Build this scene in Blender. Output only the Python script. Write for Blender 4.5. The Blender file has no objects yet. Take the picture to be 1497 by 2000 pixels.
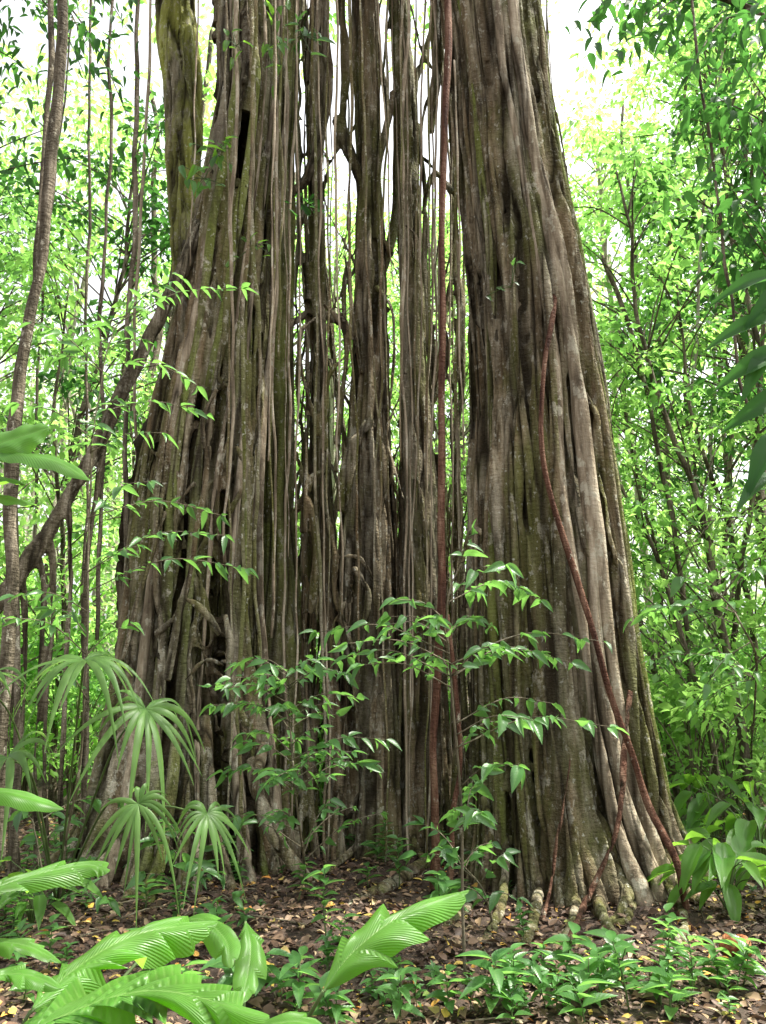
import bpy, math, random
import numpy as np
from mathutils import Vector
R = np.random.RandomState(11)
random.seed(5)
S = bpy.context.scene
COL = S.collection
F = 1455.0; T = math.radians(13.5); CT, ST = math.cos(T), math.sin(T); CH = 1.6

# ---------------------------------------------------------------- layout helpers
def P(u, v, D):
    xc = (u-748.5)/F; yc = (1000-v)/F
    s = D/(CT-yc*ST)
    return np.array([s*xc, D, CH+s*(ST+yc*CT)])
def gh(x, y):
    return (0.05*np.sin(.9*x+1)*np.cos(.7*y)+0.03*np.sin(2.3*x+.4*y)*np.cos(1.9*y+.5)
            + 0.012*np.sin(6.1*x+2)*np.sin(5.3*y) + 0.10*np.exp(-((x+2.5)**2+(y-7.6)**2)/4))
def G(u, v):
    xc = (u-748.5)/F; yc = (1000-v)/F
    dz = ST+yc*CT; dy = CT-yc*ST
    s = CH/(-dz)
    x, y = s*xc, s*dy
    return np.array([x, y, gh(x, y)])
def nrmz(a):
    a = np.asarray(a, float)
    return a/np.maximum(np.linalg.norm(a, axis=-1, keepdims=True), 1e-9)
def wob(z, f, seed):
    r = np.random.RandomState(seed)
    o = 0
    for k, w in ((1, 1), (2.1, .5), (4.3, .25)):
        o = o+w*np.sin(z*f*k*(.8+.4*r.rand())+r.rand()*6.28)
    return o/1.4
_tab = np.random.RandomState(77).rand(64,64,64).astype(np.float32)
def vnoise(p):
    i=np.floor(p).astype(int); f=p-i; f=f*f*(3-2*f); i&=63; j=(i+1)&63
    x0,y0,z0=i.T; x1,y1,z1=j.T; fx,fy,fz=f.T
    a=_tab[x0,y0,z0]*(1-fx)+_tab[x1,y0,z0]*fx; b=_tab[x0,y1,z0]*(1-fx)+_tab[x1,y1,z0]*fx
    c=_tab[x0,y0,z1]*(1-fx)+_tab[x1,y0,z1]*fx; d=_tab[x0,y1,z1]*(1-fx)+_tab[x1,y1,z1]*fx
    return (a*(1-fy)+b*fy)*(1-fz)+(c*(1-fy)+d*fy)*fz

# ---------------------------------------------------------------- mesh builder
class MB:
    def __init__(s): s.v=[]; s.q=[]; s.uv=[]; s.m=[]; s.n=0
    def add(s, v, q, uv=None, mat=0):
        v=np.asarray(v,float).reshape(-1,3); q=np.asarray(q,int).reshape(-1,4)
        s.v.append(v); s.q.append(q+s.n); s.n+=len(v)
        s.uv.append(np.zeros((len(v),2)) if uv is None else np.asarray(uv,float))
        s.m.append(np.full(len(q),mat,int))
    def mesh(s, name, mats, smooth=True, origin=None):
        v=np.concatenate(s.v); q=np.concatenate(s.q); uv=np.concatenate(s.uv); m=np.concatenate(s.m)
        if origin is not None: v=v-np.asarray(origin)
        me=bpy.data.meshes.new(name)
        me.vertices.add(len(v)); me.vertices.foreach_set('co', v.ravel().astype(np.float32))
        me.loops.add(len(q)*4); me.loops.foreach_set('vertex_index', q.ravel().astype(np.int32))
        me.polygons.add(len(q))
        me.polygons.foreach_set('loop_start', (np.arange(len(q))*4).astype(np.int32))
        me.polygons.foreach_set('material_index', m.astype(np.int32))
        me.polygons.foreach_set('use_smooth', np.full(len(q), smooth))
        l=me.uv_layers.new(name='UVMap'); l.data.foreach_set('uv', uv[q.ravel()].ravel().astype(np.float32))
        for mt in mats: me.materials.append(mt)
        me.update(calc_edges=True); me.validate()
        return me
def obj(name, me, parent=None, loc=None):
    o=bpy.data.objects.new(name, me); COL.objects.link(o)
    if parent is not None: o.parent=parent
    if loc is not None: o.location=Vector([float(c) for c in loc])
    return o
def tag(o, label, cat, group=None, kind=None):
    o['label']=label; o['category']=cat
    if group: o['group']=group
    if kind: o['kind']=kind
    return o
def empty(name, loc, label, cat, group=None):
    e=obj(name,None,None,loc); e.empty_display_size=.2
    return tag(e,label,cat,group)

def tube(mb, pts, rad, seg=8, lump=0., seed=0, cap=True, mat=0):
    pts=np.asarray(pts,float); n=len(pts); rad=np.broadcast_to(np.asarray(rad,float),(n,))
    t=nrmz(np.gradient(pts,axis=0))
    ref=np.array([0,1,0.]) if abs(t[:,1]).mean()<.8 else np.array([0,0,1.])
    a=nrmz(np.cross(t,ref)); b=np.cross(t,a)
    th=np.arange(seg)/seg*2*np.pi
    r=rad[:,None]*np.ones((1,seg))
    if lump:
        rr=np.random.RandomState(seed)
        s=np.linspace(0,1,n)[:,None]*n*.25
        r=r*(1+lump*(np.sin(2*th+rr.rand()*6+s*.3)*.5+np.sin(3*th+rr.rand()*6-s*.5)*.35+np.sin(th*1+s*1.1+rr.rand()*6)*.4))
    v=pts[:,None]+r[...,None]*(np.cos(th)[None,:,None]*a[:,None]+np.sin(th)[None,:,None]*b[:,None])
    i=np.arange(n-1)[:,None]*seg; j=np.arange(seg)[None]; j2=(j+1)%seg
    q=np.stack([i+j,i+j2,i+seg+j2,i+seg+j],-1).reshape(-1,4)
    v=v.reshape(-1,3)
    uv=np.stack([np.tile(th/6.283,n),np.repeat(np.linspace(0,1,n),seg)],-1)
    if cap:
        v=np.vstack([v,pts[0],pts[-1]]); c0=n*seg; uv=np.vstack([uv,[[0,0],[0,1]]])
        k=np.arange(0,seg,2)
        q0=np.stack([np.full_like(k,c0),(k+2)%seg,(k+1)%seg,k],-1)
        o=(n-1)*seg
        q1=np.stack([np.full_like(k,c0+1),o+k,o+(k+1)%seg,o+(k+2)%seg],-1)
        q=np.vstack([q,q0,q1])
    mb.add(v,q,uv,mat)
def curve(ctrl, n=24, jit=0., seed=0):
    c=np.asarray(ctrl,float); m=len(c)
    if m==2:
        p=c[0]+(c[1]-c[0])*np.linspace(0,1,n)[:,None]
    else:
        e=np.vstack([2*c[0]-c[1],c,2*c[-1]-c[-2]])
        tt=np.linspace(0,m-1-1e-6,n); i=tt.astype(int); f=(tt-i)[:,None]
        p0,p1,p2,p3=e[i],e[i+1],e[i+2],e[i+3]
        p=.5*((2*p1)+(-p0+p2)*f+(2*p0-5*p1+4*p2-p3)*f**2+(-p0+3*p1-3*p2+p3)*f**3)
    if jit:
        s=np.linspace(0,1,n)*np.linalg.norm(c[-1]-c[0])
        p=p.copy(); p[:,0]+=jit*wob(s,1.6,seed); p[:,1]+=jit*wob(s,1.3,seed+7)
    return p

def tgrid(ns, na, prof, fold=.12, curl=.25, wave=0.):
    s=np.linspace(0,1,ns+1); y=np.linspace(-1,1,na)
    S_,Y=np.meshgrid(s,y,indexing='ij'); w=prof(s)[:,None]
    v=np.stack([S_, Y*.5*w, fold*np.abs(Y)*w*.5-curl*S_**2+wave*np.sin(S_*17+Y)*np.abs(Y)],-1).reshape(-1,3)
    i=np.arange(ns)[:,None]*na; j=np.arange(na-1)[None]
    q=np.stack([i+j,i+na+j,i+na+j+1,i+j+1],-1).reshape(-1,4)
    uv=np.stack([S_,Y*.5+.5],-1).reshape(-1,2)
    return v,q,uv
prof_ov=lambda s: np.maximum(np.sin(np.pi*np.clip(s,0,1)**.8)**.75,.03)
prof_lan=lambda s: np.maximum(np.sin(np.pi*s**.65)**.9,.03)
T_S=(np.array([[0,0,0],[.42,.5,.07],[1,0,-.12],[.5,0,-.02],[.42,-.5,.07]]),np.array([[0,1,2,3],[0,3,2,4]]),
     np.array([[0,.5],[.4,1],[1,.5],[.5,.5],[.4,0]]))
T_M=tgrid(5,3,prof_lan,.2,.22)
T_L=tgrid(10,5,prof_lan,.22,.3,.01)
def leaves(mb, tm, pos, d, nr, L, W, mat=0):
    pos=np.asarray(pos,float); N=len(pos); d=nrmz(d); nr=np.asarray(nr,float)
    side=nrmz(np.cross(nr,d)); up=np.cross(d,side)
    L=np.broadcast_to(L,(N,)); W=np.broadcast_to(W,(N,))
    tv,tq,tuv=tm; k=len(tv)
    v=(pos[:,None]+tv[None,:,0,None]*(L[:,None,None]*d[:,None])+tv[None,:,1,None]*(W[:,None,None]*side[:,None])
       +tv[None,:,2,None]*(L[:,None,None]*up[:,None]))
    q=tq[None]+(np.arange(N)*k)[:,None,None]
    mb.add(v.reshape(-1,3),q.reshape(-1,4),np.tile(tuv,(N,1)),mat)

# ---------------------------------------------------------------- materials
def nodes(name):
    m=bpy.data.materials.new(name); m.use_nodes=True; nt=m.node_tree; nt.nodes.clear()
    return m,nt,nt.nodes.new,nt.links.new
def ramp(nt, stops):
    n=nt.nodes.new('ShaderNodeValToRGB'); e=n.color_ramp.elements
    while len(e)<len(stops): e.new(.5)
    for x,(p,c) in zip(e,stops): x.position=p; x.color=(*c,1) if len(c)==3 else c
    return n
def g3(x): return (x,x,x)
def leaf_mat(name, cols, trans, tw=.45, rough=.45, veins=0, vscale=22, spec=.35, tex=True, rib=.15, vcol=.12):
    m,nt,N,Lk=nodes(name)
    out=N('ShaderNodeOutputMaterial'); geo=N('ShaderNodeNewGeometry'); oi=N('ShaderNodeObjectInfo')
    ad=N('ShaderNodeMath'); ad.operation='MULTIPLY_ADD'; ad.inputs[1].default_value=.35
    mu=N('ShaderNodeMath'); mu.operation='MULTIPLY'; mu.inputs[1].default_value=.65
    Lk(geo.outputs['Random Per Island'],mu.inputs[0]); Lk(oi.outputs['Random'],ad.inputs[0]); Lk(mu.outputs[0],ad.inputs[2])
    rp=ramp(nt,[(i/(len(cols)-1),c) for i,c in enumerate(cols)]); Lk(ad.outputs[0],rp.inputs[0])
    bs=N('ShaderNodeBsdfPrincipled'); bs.inputs['Roughness'].default_value=rough; bs.inputs['Specular IOR Level'].default_value=spec
    tr=N('ShaderNodeBsdfTranslucent')
    col=rp.outputs[0]
    if tex:
        tc=N('ShaderNodeTexCoord'); no=N('ShaderNodeTexNoise'); no.inputs['Scale'].default_value=9; no.inputs['Detail'].default_value=4; Lk(tc.outputs['Object'],no.inputs['Vector'])
        mx=N('ShaderNodeMix'); mx.data_type='RGBA'; mx.blend_type='MULTIPLY'; mx.inputs[0].default_value=.75
        r2=ramp(nt,[(.3,g3(.45)),(.7,g3(1.3))]); Lk(no.outputs[0],r2.inputs[0])
        Lk(rp.outputs[0],mx.inputs[6]); Lk(r2.outputs[0],mx.inputs[7]); col=mx.outputs[2]
    r3=ramp(nt,[(0,tuple(c*.7 for c in trans)),(1,tuple(min(1,c*1.15) for c in trans))]); Lk(ad.outputs[0],r3.inputs[0]); tcol=r3.outputs[0]
    if veins:
        uv=N('ShaderNodeUVMap'); sp=N('ShaderNodeSeparateXYZ'); Lk(uv.outputs[0],sp.inputs[0])
        s1=N('ShaderNodeMath'); s1.operation='SUBTRACT'; s1.inputs[1].default_value=.5; Lk(sp.outputs[1],s1.inputs[0])
        ab=N('ShaderNodeMath'); ab.operation='ABSOLUTE'; Lk(s1.outputs[0],ab.inputs[0])
        c=N('ShaderNodeMath'); c.operation='MULTIPLY_ADD'; c.inputs[1].default_value=-.4; Lk(ab.outputs[0],c.inputs[0]); Lk(sp.outputs[0],c.inputs[2])
        sc=N('ShaderNodeMath'); sc.operation='MULTIPLY'; sc.inputs[1].default_value=vscale*6.283; Lk(c.outputs[0],sc.inputs[0])
        si=N('ShaderNodeMath'); si.operation='SINE'; Lk(sc.outputs[0],si.inputs[0])
        mid=N('ShaderNodeMapRange'); mid.inputs[1].default_value=.0; mid.inputs[2].default_value=.025; mid.inputs[3].default_value=.8; mid.inputs[4].default_value=0; Lk(ab.outputs[0],mid.inputs[0])
        vr=N('ShaderNodeMapRange'); vr.inputs[1].default_value=.3; vr.inputs[2].default_value=1; vr.inputs[3].default_value=0; vr.inputs[4].default_value=vcol; Lk(si.outputs[0],vr.inputs[0])
        mxx=N('ShaderNodeMath'); mxx.operation='MAXIMUM'; Lk(mid.outputs[0],mxx.inputs[0]); Lk(vr.outputs[0],mxx.inputs[1])
        m3=N('ShaderNodeMix'); m3.data_type='RGBA'; Lk(mxx.outputs[0],m3.inputs[0]); Lk(col,m3.inputs[6]); m3.inputs[7].default_value=(.2,.34,.09,1)
        col=m3.outputs[2]
        m4=N('ShaderNodeMix'); m4.data_type='RGBA'; m4.blend_type='MULTIPLY'; Lk(mxx.outputs[0],m4.inputs[0]); Lk(tcol,m4.inputs[6]); m4.inputs[7].default_value=(.45,.5,.3,1); tcol=m4.outputs[2]
        bp=N('ShaderNodeBump'); bp.inputs['Strength'].default_value=rib*veins; bp.inputs['Distance'].default_value=.004; Lk(si.outputs[0],bp.inputs['Height']); Lk(bp.outputs[0],bs.inputs['Normal'])
    Lk(tcol,tr.inputs['Color']); Lk(col,bs.inputs['Base Color'])
    ms=N('ShaderNodeMixShader'); ms.inputs[0].default_value=tw; Lk(bs.outputs[0],ms.inputs[1]); Lk(tr.outputs[0],ms.inputs[2]); Lk(ms.outputs[0],out.inputs[0])
    return m
def bark_mat(name, dark, mid, light, moss=.3, lichen=.4, mosscol=(.12,.135,.03), bump=.8, sc=1., warm=.5, rich=True):
    m,nt,N,Lk=nodes(name)
    out=N('ShaderNodeOutputMaterial'); bs=N('ShaderNodeBsdfPrincipled'); bs.inputs['Roughness'].default_value=.88; bs.inputs['Specular IOR Level'].default_value=.12
    tc=N('ShaderNodeTexCoord')
    def noise(scale, mp=(1,1,1), det=4, rough=.6, dist=0):
        mpn=N('ShaderNodeMapping'); mpn.inputs['Scale'].default_value=mp; Lk(tc.outputs['Object'],mpn.inputs[0])
        n=N('ShaderNodeTexNoise'); n.inputs['Scale'].default_value=scale*sc; n.inputs['Detail'].default_value=det; n.inputs['Roughness'].default_value=rough; n.inputs['Distortion'].default_value=dist
        Lk(mpn.outputs[0],n.inputs['Vector']); return n.outputs[0]
    st=noise(12,(1,1,.13),5,.65)
    rp=ramp(nt,[(.36,dark),(.5,mid),(.66,light)]); Lk(st,rp.inputs[0]); col=rp.outputs[0]
    def mix(col, fac_out, stops, c2, amt=1.):
        r=ramp(nt,[(stops[0],g3(0)),(stops[1],g3(amt))]); Lk(fac_out,r.inputs[0])
        x=N('ShaderNodeMix'); x.data_type='RGBA'; Lk(r.outputs[0],x.inputs[0]); Lk(col,x.inputs[6]); x.inputs[7].default_value=(*c2,1); return x.outputs[2]
    ln=noise(7,(1,1,.6),6,.75)
    if rich:
        strip=noise(4.8,(1,1,.05),3)
        col=mix(col,strip,(.48,.6),(.23,.16,.085),warm)
        s2=N('ShaderNodeMath'); s2.operation='SUBTRACT'; s2.inputs[0].default_value=1; Lk(strip,s2.inputs[1])
        col=mix(col,s2.outputs[0],(.53,.64),(.43,.39,.29),.65)
        col=mix(col,noise(1.3,(1,1,.35),5,.7),(.58-.28*moss,.70-.28*moss),mosscol,.72)
        col=mix(col,noise(2.2,(1,1,.5),5,.7),(.55,.66),(.06,.05,.03),.7)
    col=mix(col,ln,(.66-.2*lichen,.70-.2*lichen),(.52,.49,.38),.7)
    if rich: col=mix(col,noise(22,(1,1,.7),3),(.63,.67),(.6,.6,.5),.7*min(1,lichen*2))
    at=N('ShaderNodeAttribute'); at.attribute_name='crevice_shade'
    x=N('ShaderNodeMix'); x.data_type='RGBA'; Lk(at.outputs['Fac'],x.inputs[0]); Lk(col,x.inputs[6]); x.inputs[7].default_value=(.024,.018,.01,1); col=x.outputs[2]  # shade of the grooves painted into the bark colour
    Lk(col,bs.inputs['Base Color'])
    h1=noise(40,(1,1,.3),4,.7); h2=noise(14,(1,1,2.5),3,.6)
    a=N('ShaderNodeMath'); a.operation='ADD'; Lk(h1,a.inputs[0]); Lk(h2,a.inputs[1])
    a2=N('ShaderNodeMath'); a2.operation='ADD'; Lk(a.outputs[0],a2.inputs[0]); Lk(st,a2.inputs[1])
    b=N('ShaderNodeBump'); b.inputs['Strength'].default_value=bump; b.inputs['Distance'].default_value=.045; Lk(a2.outputs[0],b.inputs['Height']); Lk(b.outputs[0],bs.inputs['Normal'])
    Lk(bs.outputs[0],out.inputs[0]); return m

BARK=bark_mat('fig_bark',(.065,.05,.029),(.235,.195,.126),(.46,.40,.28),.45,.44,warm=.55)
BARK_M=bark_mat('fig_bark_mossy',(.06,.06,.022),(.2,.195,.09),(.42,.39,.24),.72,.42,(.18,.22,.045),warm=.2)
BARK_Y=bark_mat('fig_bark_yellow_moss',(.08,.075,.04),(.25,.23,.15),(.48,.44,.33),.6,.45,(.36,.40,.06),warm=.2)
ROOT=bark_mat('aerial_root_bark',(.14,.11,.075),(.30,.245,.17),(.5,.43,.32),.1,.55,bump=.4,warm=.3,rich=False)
RED=bark_mat('liana_bark_reddish',(.05,.024,.017),(.13,.062,.04),(.25,.15,.1),.0,.2,bump=.8,warm=.1,rich=False)
TRK=bark_mat('forest_bark',(.05,.042,.028),(.125,.105,.072),(.29,.25,.185),.3,.35,rich=False)
PALE=bark_mat('forest_bark_pale',(.22,.19,.14),(.38,.35,.27),(.58,.55,.46),.15,.6,rich=False)
STEM=leaf_mat('green_stem',[(.07,.12,.03),(.1,.15,.05)],(.1,.2,.03),.1,.5)
TWIG=bark_mat('twig_bark',(.06,.055,.035),(.14,.12,.08),(.26,.23,.17),.1,.3,bump=.3,rich=False)
LF_FAR_HAZE=leaf_mat('distant_leaf_haze',[(.26,.42,.17),(.33,.50,.23),(.43,.58,.31)],(.7,.94,.46),.55,.5,tex=False)  # pale leaf colour stands in for haze in the distance
LF_BG=leaf_mat('canopy_leaf_haze_bright',[(.07,.18,.035),(.11,.25,.045),(.18,.36,.08)],(.50,.88,.2),.57,.45,tex=False)  # background leaf colour brightened to imitate haze
LF_MD=leaf_mat('canopy_leaf',[(.04,.115,.028),(.07,.18,.04),(.11,.25,.06)],(.34,.72,.14),.5,.42,tex=False)
LF_DK=leaf_mat('canopy_leaf_dark',[(.018,.058,.018),(.03,.088,.025),(.05,.125,.032)],(.10,.30,.05),.42,.55,spec=.15,tex=False)
LF_SH=leaf_mat('shrub_leaf',[(.04,.12,.035),(.06,.165,.045),(.09,.225,.06)],(.27,.60,.11),.42,.34,veins=.6,vscale=9,spec=.5)
LF_BIG=leaf_mat('broad_leaf',[(.05,.155,.025),(.08,.215,.032)],(.30,.62,.06),.47,.36,veins=1,vscale=36,rib=.36,vcol=.25)
LF_PALM=leaf_mat('palm_leaf',[(.06,.14,.035),(.10,.2,.05)],(.34,.58,.13),.46,.45,veins=.5,vscale=3,spec=.3)

# ---------------------------------------------------------------- world / light / camera
w=bpy.data.worlds.new('World'); S.world=w; w.use_nodes=True; nt=w.node_tree; nt.nodes.clear()
sun_dir=nrmz([.62,.13,1.2])
el=math.asin(sun_dir[2]); az=math.atan2(sun_dir[0],sun_dir[1])
sky=nt.nodes.new('ShaderNodeTexSky'); sky.sky_type='NISHITA'; sky.sun_disc=False; sky.sun_elevation=el; sky.sun_rotation=az
sky.air_density=1.0; sky.dust_density=6; sky.ozone_density=1
hs=nt.nodes.new('ShaderNodeHueSaturation'); hs.inputs['Saturation'].default_value=.15
bg=nt.nodes.new('ShaderNodeBackground'); bg.inputs[1].default_value=.48
wo=nt.nodes.new('ShaderNodeOutputWorld')
nt.links.new(sky.outputs[0],hs.inputs['Color']); nt.links.new(hs.outputs[0],bg.inputs[0]); nt.links.new(bg.outputs[0],wo.inputs[0])
sl=bpy.data.lights.new('sun','SUN'); sl.energy=11; sl.angle=math.radians(.6); sl.color=(1,.95,.85)
so=bpy.data.objects.new('sun',sl); COL.objects.link(so); so.rotation_euler=Vector(sun_dir).to_track_quat('Z','Y').to_euler()
cam=bpy.data.cameras.new('camera'); co=bpy.data.objects.new('camera',cam); COL.objects.link(co)
co.location=(0,0,CH); co.rotation_euler=(math.radians(90)+T,0,0)
cam.sensor_fit='VERTICAL'; cam.sensor_height=24; cam.lens=24*F/2000; cam.clip_end=1000; cam.clip_start=.05
S.camera=co
S.view_settings.view_transform='Standard'; S.view_settings.look='None'; S.view_settings.exposure=0

# ---------------------------------------------------------------- ground
m,nt,N,Lk=nodes('forest_soil')
out=N('ShaderNodeOutputMaterial'); bs=N('ShaderNodeBsdfPrincipled'); bs.inputs['Roughness'].default_value=.9
tc=N('ShaderNodeTexCoord'); n1=N('ShaderNodeTexNoise'); n1.inputs['Scale'].default_value=14; n1.inputs['Detail'].default_value=8; n1.inputs['Roughness'].default_value=.75
Lk(tc.outputs['Object'],n1.inputs[0])
rp=ramp(nt,[(.3,(.025,.016,.01)),(.55,(.07,.045,.03)),(.75,(.15,.1,.07))]); Lk(n1.outputs[0],rp.inputs[0])
Lk(rp.outputs[0],bs.inputs['Base Color']); b=N('ShaderNodeBump'); b.inputs['Distance'].default_value=.03; Lk(n1.outputs[0],b.inputs['Height']); Lk(b.outputs[0],bs.inputs['Normal']); Lk(bs.outputs[0],out.inputs[0])
SOIL=m
def axis(c, f, n):
    a=np.linspace(-f,f,n)+c
    e=np.array([1.5,4,9,18,40,90,200,400])
    return np.concatenate([(c-f-e)[::-1],a,c+f+e])
X=axis(0,12,240); Y=axis(9,10,200)
XX,YY=np.meshgrid(X,Y,indexing='ij'); near=np.clip(1-(np.hypot(XX,YY-8)-14)/8,0,1)
r2=np.random.RandomState(3)
ZZ=gh(XX,YY)*near+near*r2.uniform(-.008,.008,XX.shape)
i=np.arange(len(X)-1)[:,None]*len(Y); j=np.arange(len(Y)-1)[None]
mb=MB(); mb.add(np.stack([XX,YY,ZZ],-1),np.stack([i+j,i+len(Y)+j,i+len(Y)+j+1,i+j+1],-1))
g=obj('ground',mb.mesh('ground',[SOIL])); tag(g,'dark brown forest soil covered by leaf litter','ground',kind='structure')

def litter_mat():
    m,nt,N,Lk=nodes('dry_leaf')
    out=N('ShaderNodeOutputMaterial'); bs=N('ShaderNodeBsdfPrincipled'); bs.inputs['Roughness'].default_value=.55; bs.inputs['Specular IOR Level'].default_value=.3
    geo=N('ShaderNodeNewGeometry')
    rp=ramp(nt,[(0,(.035,.021,.014)),(.35,(.08,.048,.032)),(.6,(.14,.085,.055)),(.8,(.22,.145,.09)),(.9,(.36,.27,.16)),(.95,(.55,.4,.08)),(.975,(.55,.22,.05)),(1,(.22,.32,.08))])
    Lk(geo.outputs['Random Per Island'],rp.inputs[0]); Lk(rp.outputs[0],bs.inputs['Base Color']); Lk(bs.outputs[0],out.inputs[0]); return m
mb=MB(); n=66000
yy=3+9*R.rand(n)**1.15; xx=(R.rand(n)-.5)*2*(1.6+yy*.55)
zz=gh(xx,yy)+R.uniform(.002,.03,n)
th=R.rand(n)*6.28; d=np.stack([np.cos(th),np.sin(th),R.normal(0,.25,n)],-1)
nr=np.stack([R.normal(0,.4,n),R.normal(0,.4,n),np.ones(n)],-1)
L=.018+.085*R.rand(n)**2.2
leaves(mb,T_M,np.stack([xx,yy,zz],-1),d,nr,L,L*R.uniform(.3,.65,n))
for k in range(420):
    y=3.5+8*R.rand(); x=(R.rand()-.5)*2*(2+y*.6); a=R.rand()*6.28; l=R.uniform(.1,.5)
    p0=np.array([x,y,gh(x,y)+.012]); p1=p0+np.array([math.cos(a)*l,math.sin(a)*l,0]); p1[2]=gh(p1[0],p1[1])+R.uniform(.01,.05)
    tube(mb,curve([p0,(p0+p1)/2+R.normal(0,.015,3),p1],5),[.006,.006,.005,.004,.003],6,mat=1)
o=obj('leaf_litter',mb.mesh('leaf_litter',[litter_mat(),TWIG])); tag(o,'brown and yellow fallen leaves and twigs','leaf litter',kind='stuff')

# ---------------------------------------------------------------- strangler fig
def remesh(name, mb, mats, vox, disp, origin, deep=0.):
    me=mb.mesh(name+'_tmp',mats); o=bpy.data.objects.new('tmp',me); COL.objects.link(o)
    md=o.modifiers.new('r','REMESH'); md.mode='VOXEL'; md.voxel_size=vox; md.use_smooth_shade=True
    sm=o.modifiers.new('s','SMOOTH'); sm.factor=.4; sm.iterations=1
    dg=bpy.context.evaluated_depsgraph_get(); ev=o.evaluated_get(dg)
    nm=bpy.data.meshes.new_from_object(ev); nm.name=name
    bpy.data.objects.remove(o); bpy.data.meshes.remove(me)
    n=len(nm.vertices); c=np.empty(n*3,np.float32); nm.vertices.foreach_get('co',c); c=c.reshape(-1,3).astype(float)
    nn=np.empty(n*3,np.float32); nm.vertex_normals.foreach_get('vector',nn); nn=nn.reshape(-1,3)
    wz=c.copy(); wz[:,0]+=.09*(vnoise(c*[2,2,1.1])-.5); wz[:,1]+=.09*(vnoise(c*[2,2,1.1]+17)-.5)
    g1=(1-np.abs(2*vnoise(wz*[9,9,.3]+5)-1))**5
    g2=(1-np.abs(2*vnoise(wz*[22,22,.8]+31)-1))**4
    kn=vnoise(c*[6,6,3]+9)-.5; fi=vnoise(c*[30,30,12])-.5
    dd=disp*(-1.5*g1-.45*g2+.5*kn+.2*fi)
    cr=g1*.9+g2*.28  # painted shade mask, strongest in grooves and hollows
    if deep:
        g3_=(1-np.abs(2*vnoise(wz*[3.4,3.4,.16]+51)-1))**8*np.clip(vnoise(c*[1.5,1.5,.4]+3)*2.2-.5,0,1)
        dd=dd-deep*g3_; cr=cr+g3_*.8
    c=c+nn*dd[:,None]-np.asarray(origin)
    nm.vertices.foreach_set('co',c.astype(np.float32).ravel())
    at=nm.attributes.new('crevice_shade','FLOAT','POINT'); at.data.foreach_set('value',np.clip(cr,0,.93).astype(np.float32))
    nm.materials.clear(); [nm.materials.append(q) for q in mats]
    nm.polygons.foreach_set('use_smooth',np.full(len(nm.polygons),True)); nm.update()
    return nm
class Grp:
    def __init__(s, rows, yd):
        a=[]
        for (v,l,r,D) in rows:
            p,q=P(l,v,D),P(r,v,D); a.append((p[2],p[0],q[0],D))
        a.sort(); a=np.array(a); s.z,s.l,s.r,s.d=a.T; s.yd=yd
        s.href=((s.r-s.l)/2).mean()
    def at(s,z):
        l=np.interp(z,s.z,s.l); r=np.interp(z,s.z,s.r); return (l+r)/2,(r-l)/2,np.interp(z,s.z,s.d)
    def strand(s, mb, a0, r0, z0=-.25, z1=13., seed=0, drift=.12, freq=.7, kk=1., lin=0., seg=10, n=None, lump=.2, flare=.1, thin=.6):
        n=n or int((z1-z0)*9); z=np.linspace(z0,z1,n)
        xc,hw,yc=s.at(z)
        a=a0+drift*wob(z,freq,seed)+lin*(z-z0)/(z1-z0)
        k=kk*(1+.035*wob(z,1.0,seed+1))+flare*np.exp(-np.maximum(z,0)/.35)
        sc_=hw/s.href
        r=r0*np.clip(sc_,.3,3)**thin*(1+.2*wob(z,1.5,seed+2))*(1+.3*np.exp(-np.maximum(z,0)/.4))
        # a root that starts or ends part-way grows out of the mass: taper and sink its ends
        if z0>0: e=np.clip((z-z0)/.9,0,1); r=r*(.2+.8*e); k=k-.16*(1-e)**2
        if z1<12.9: e=np.clip((z1-z)/.9,0,1); r=r*(.2+.8*e); k=k-.16*(1-e)**2
        h=np.maximum(hw-r*.9,.02)
        pts=np.stack([xc+h*np.cos(a)*k, yc+s.yd*np.clip(sc_,.5,1.7)*np.sin(a)*k, z],-1)
        tube(mb,pts,r,seg,lump,seed)
    def core(s, mb, kx=.66, ky=.66, z1=13.):
        z=np.linspace(-.3,z1,60); xc,hw,yc=s.at(z); th=np.arange(24)/24*2*np.pi
        sc_=np.clip(hw/s.href,.5,1.7)
        x=xc[:,None]+(hw*kx)[:,None]*np.cos(th); y=yc[:,None]+(s.yd*sc_*ky)[:,None]*np.sin(th)
        v=np.stack([x,y,np.repeat(z[:,None],24,1)],-1).reshape(-1,3)
        n=60;i=np.arange(n-1)[:,None]*24; j=np.arange(24)[None]; j2=(j+1)%24
        q=np.stack([i+j,i+j2,i+24+j2,i+24+j],-1).reshape(-1,4)
        v=np.vstack([v,[xc[0],yc[0],z[0]],[xc[-1],yc[-1],z[-1]]]); k=np.arange(0,24,2); c=n*24; o=(n-1)*24
        q=np.vstack([q,np.stack([np.full_like(k,c),(k+2)%24,(k+1)%24,k],-1),np.stack([np.full_like(k,c+1),o+k,o+(k+1)%24,o+(k+2)%24],-1)])
        mb.add(v,q)
FB=np.array([0,7.8,0.])
fig=empty('strangler_fig_tree',FB,'giant strangler fig with woven grey-brown root trunks and hanging aerial roots','tree')

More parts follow.
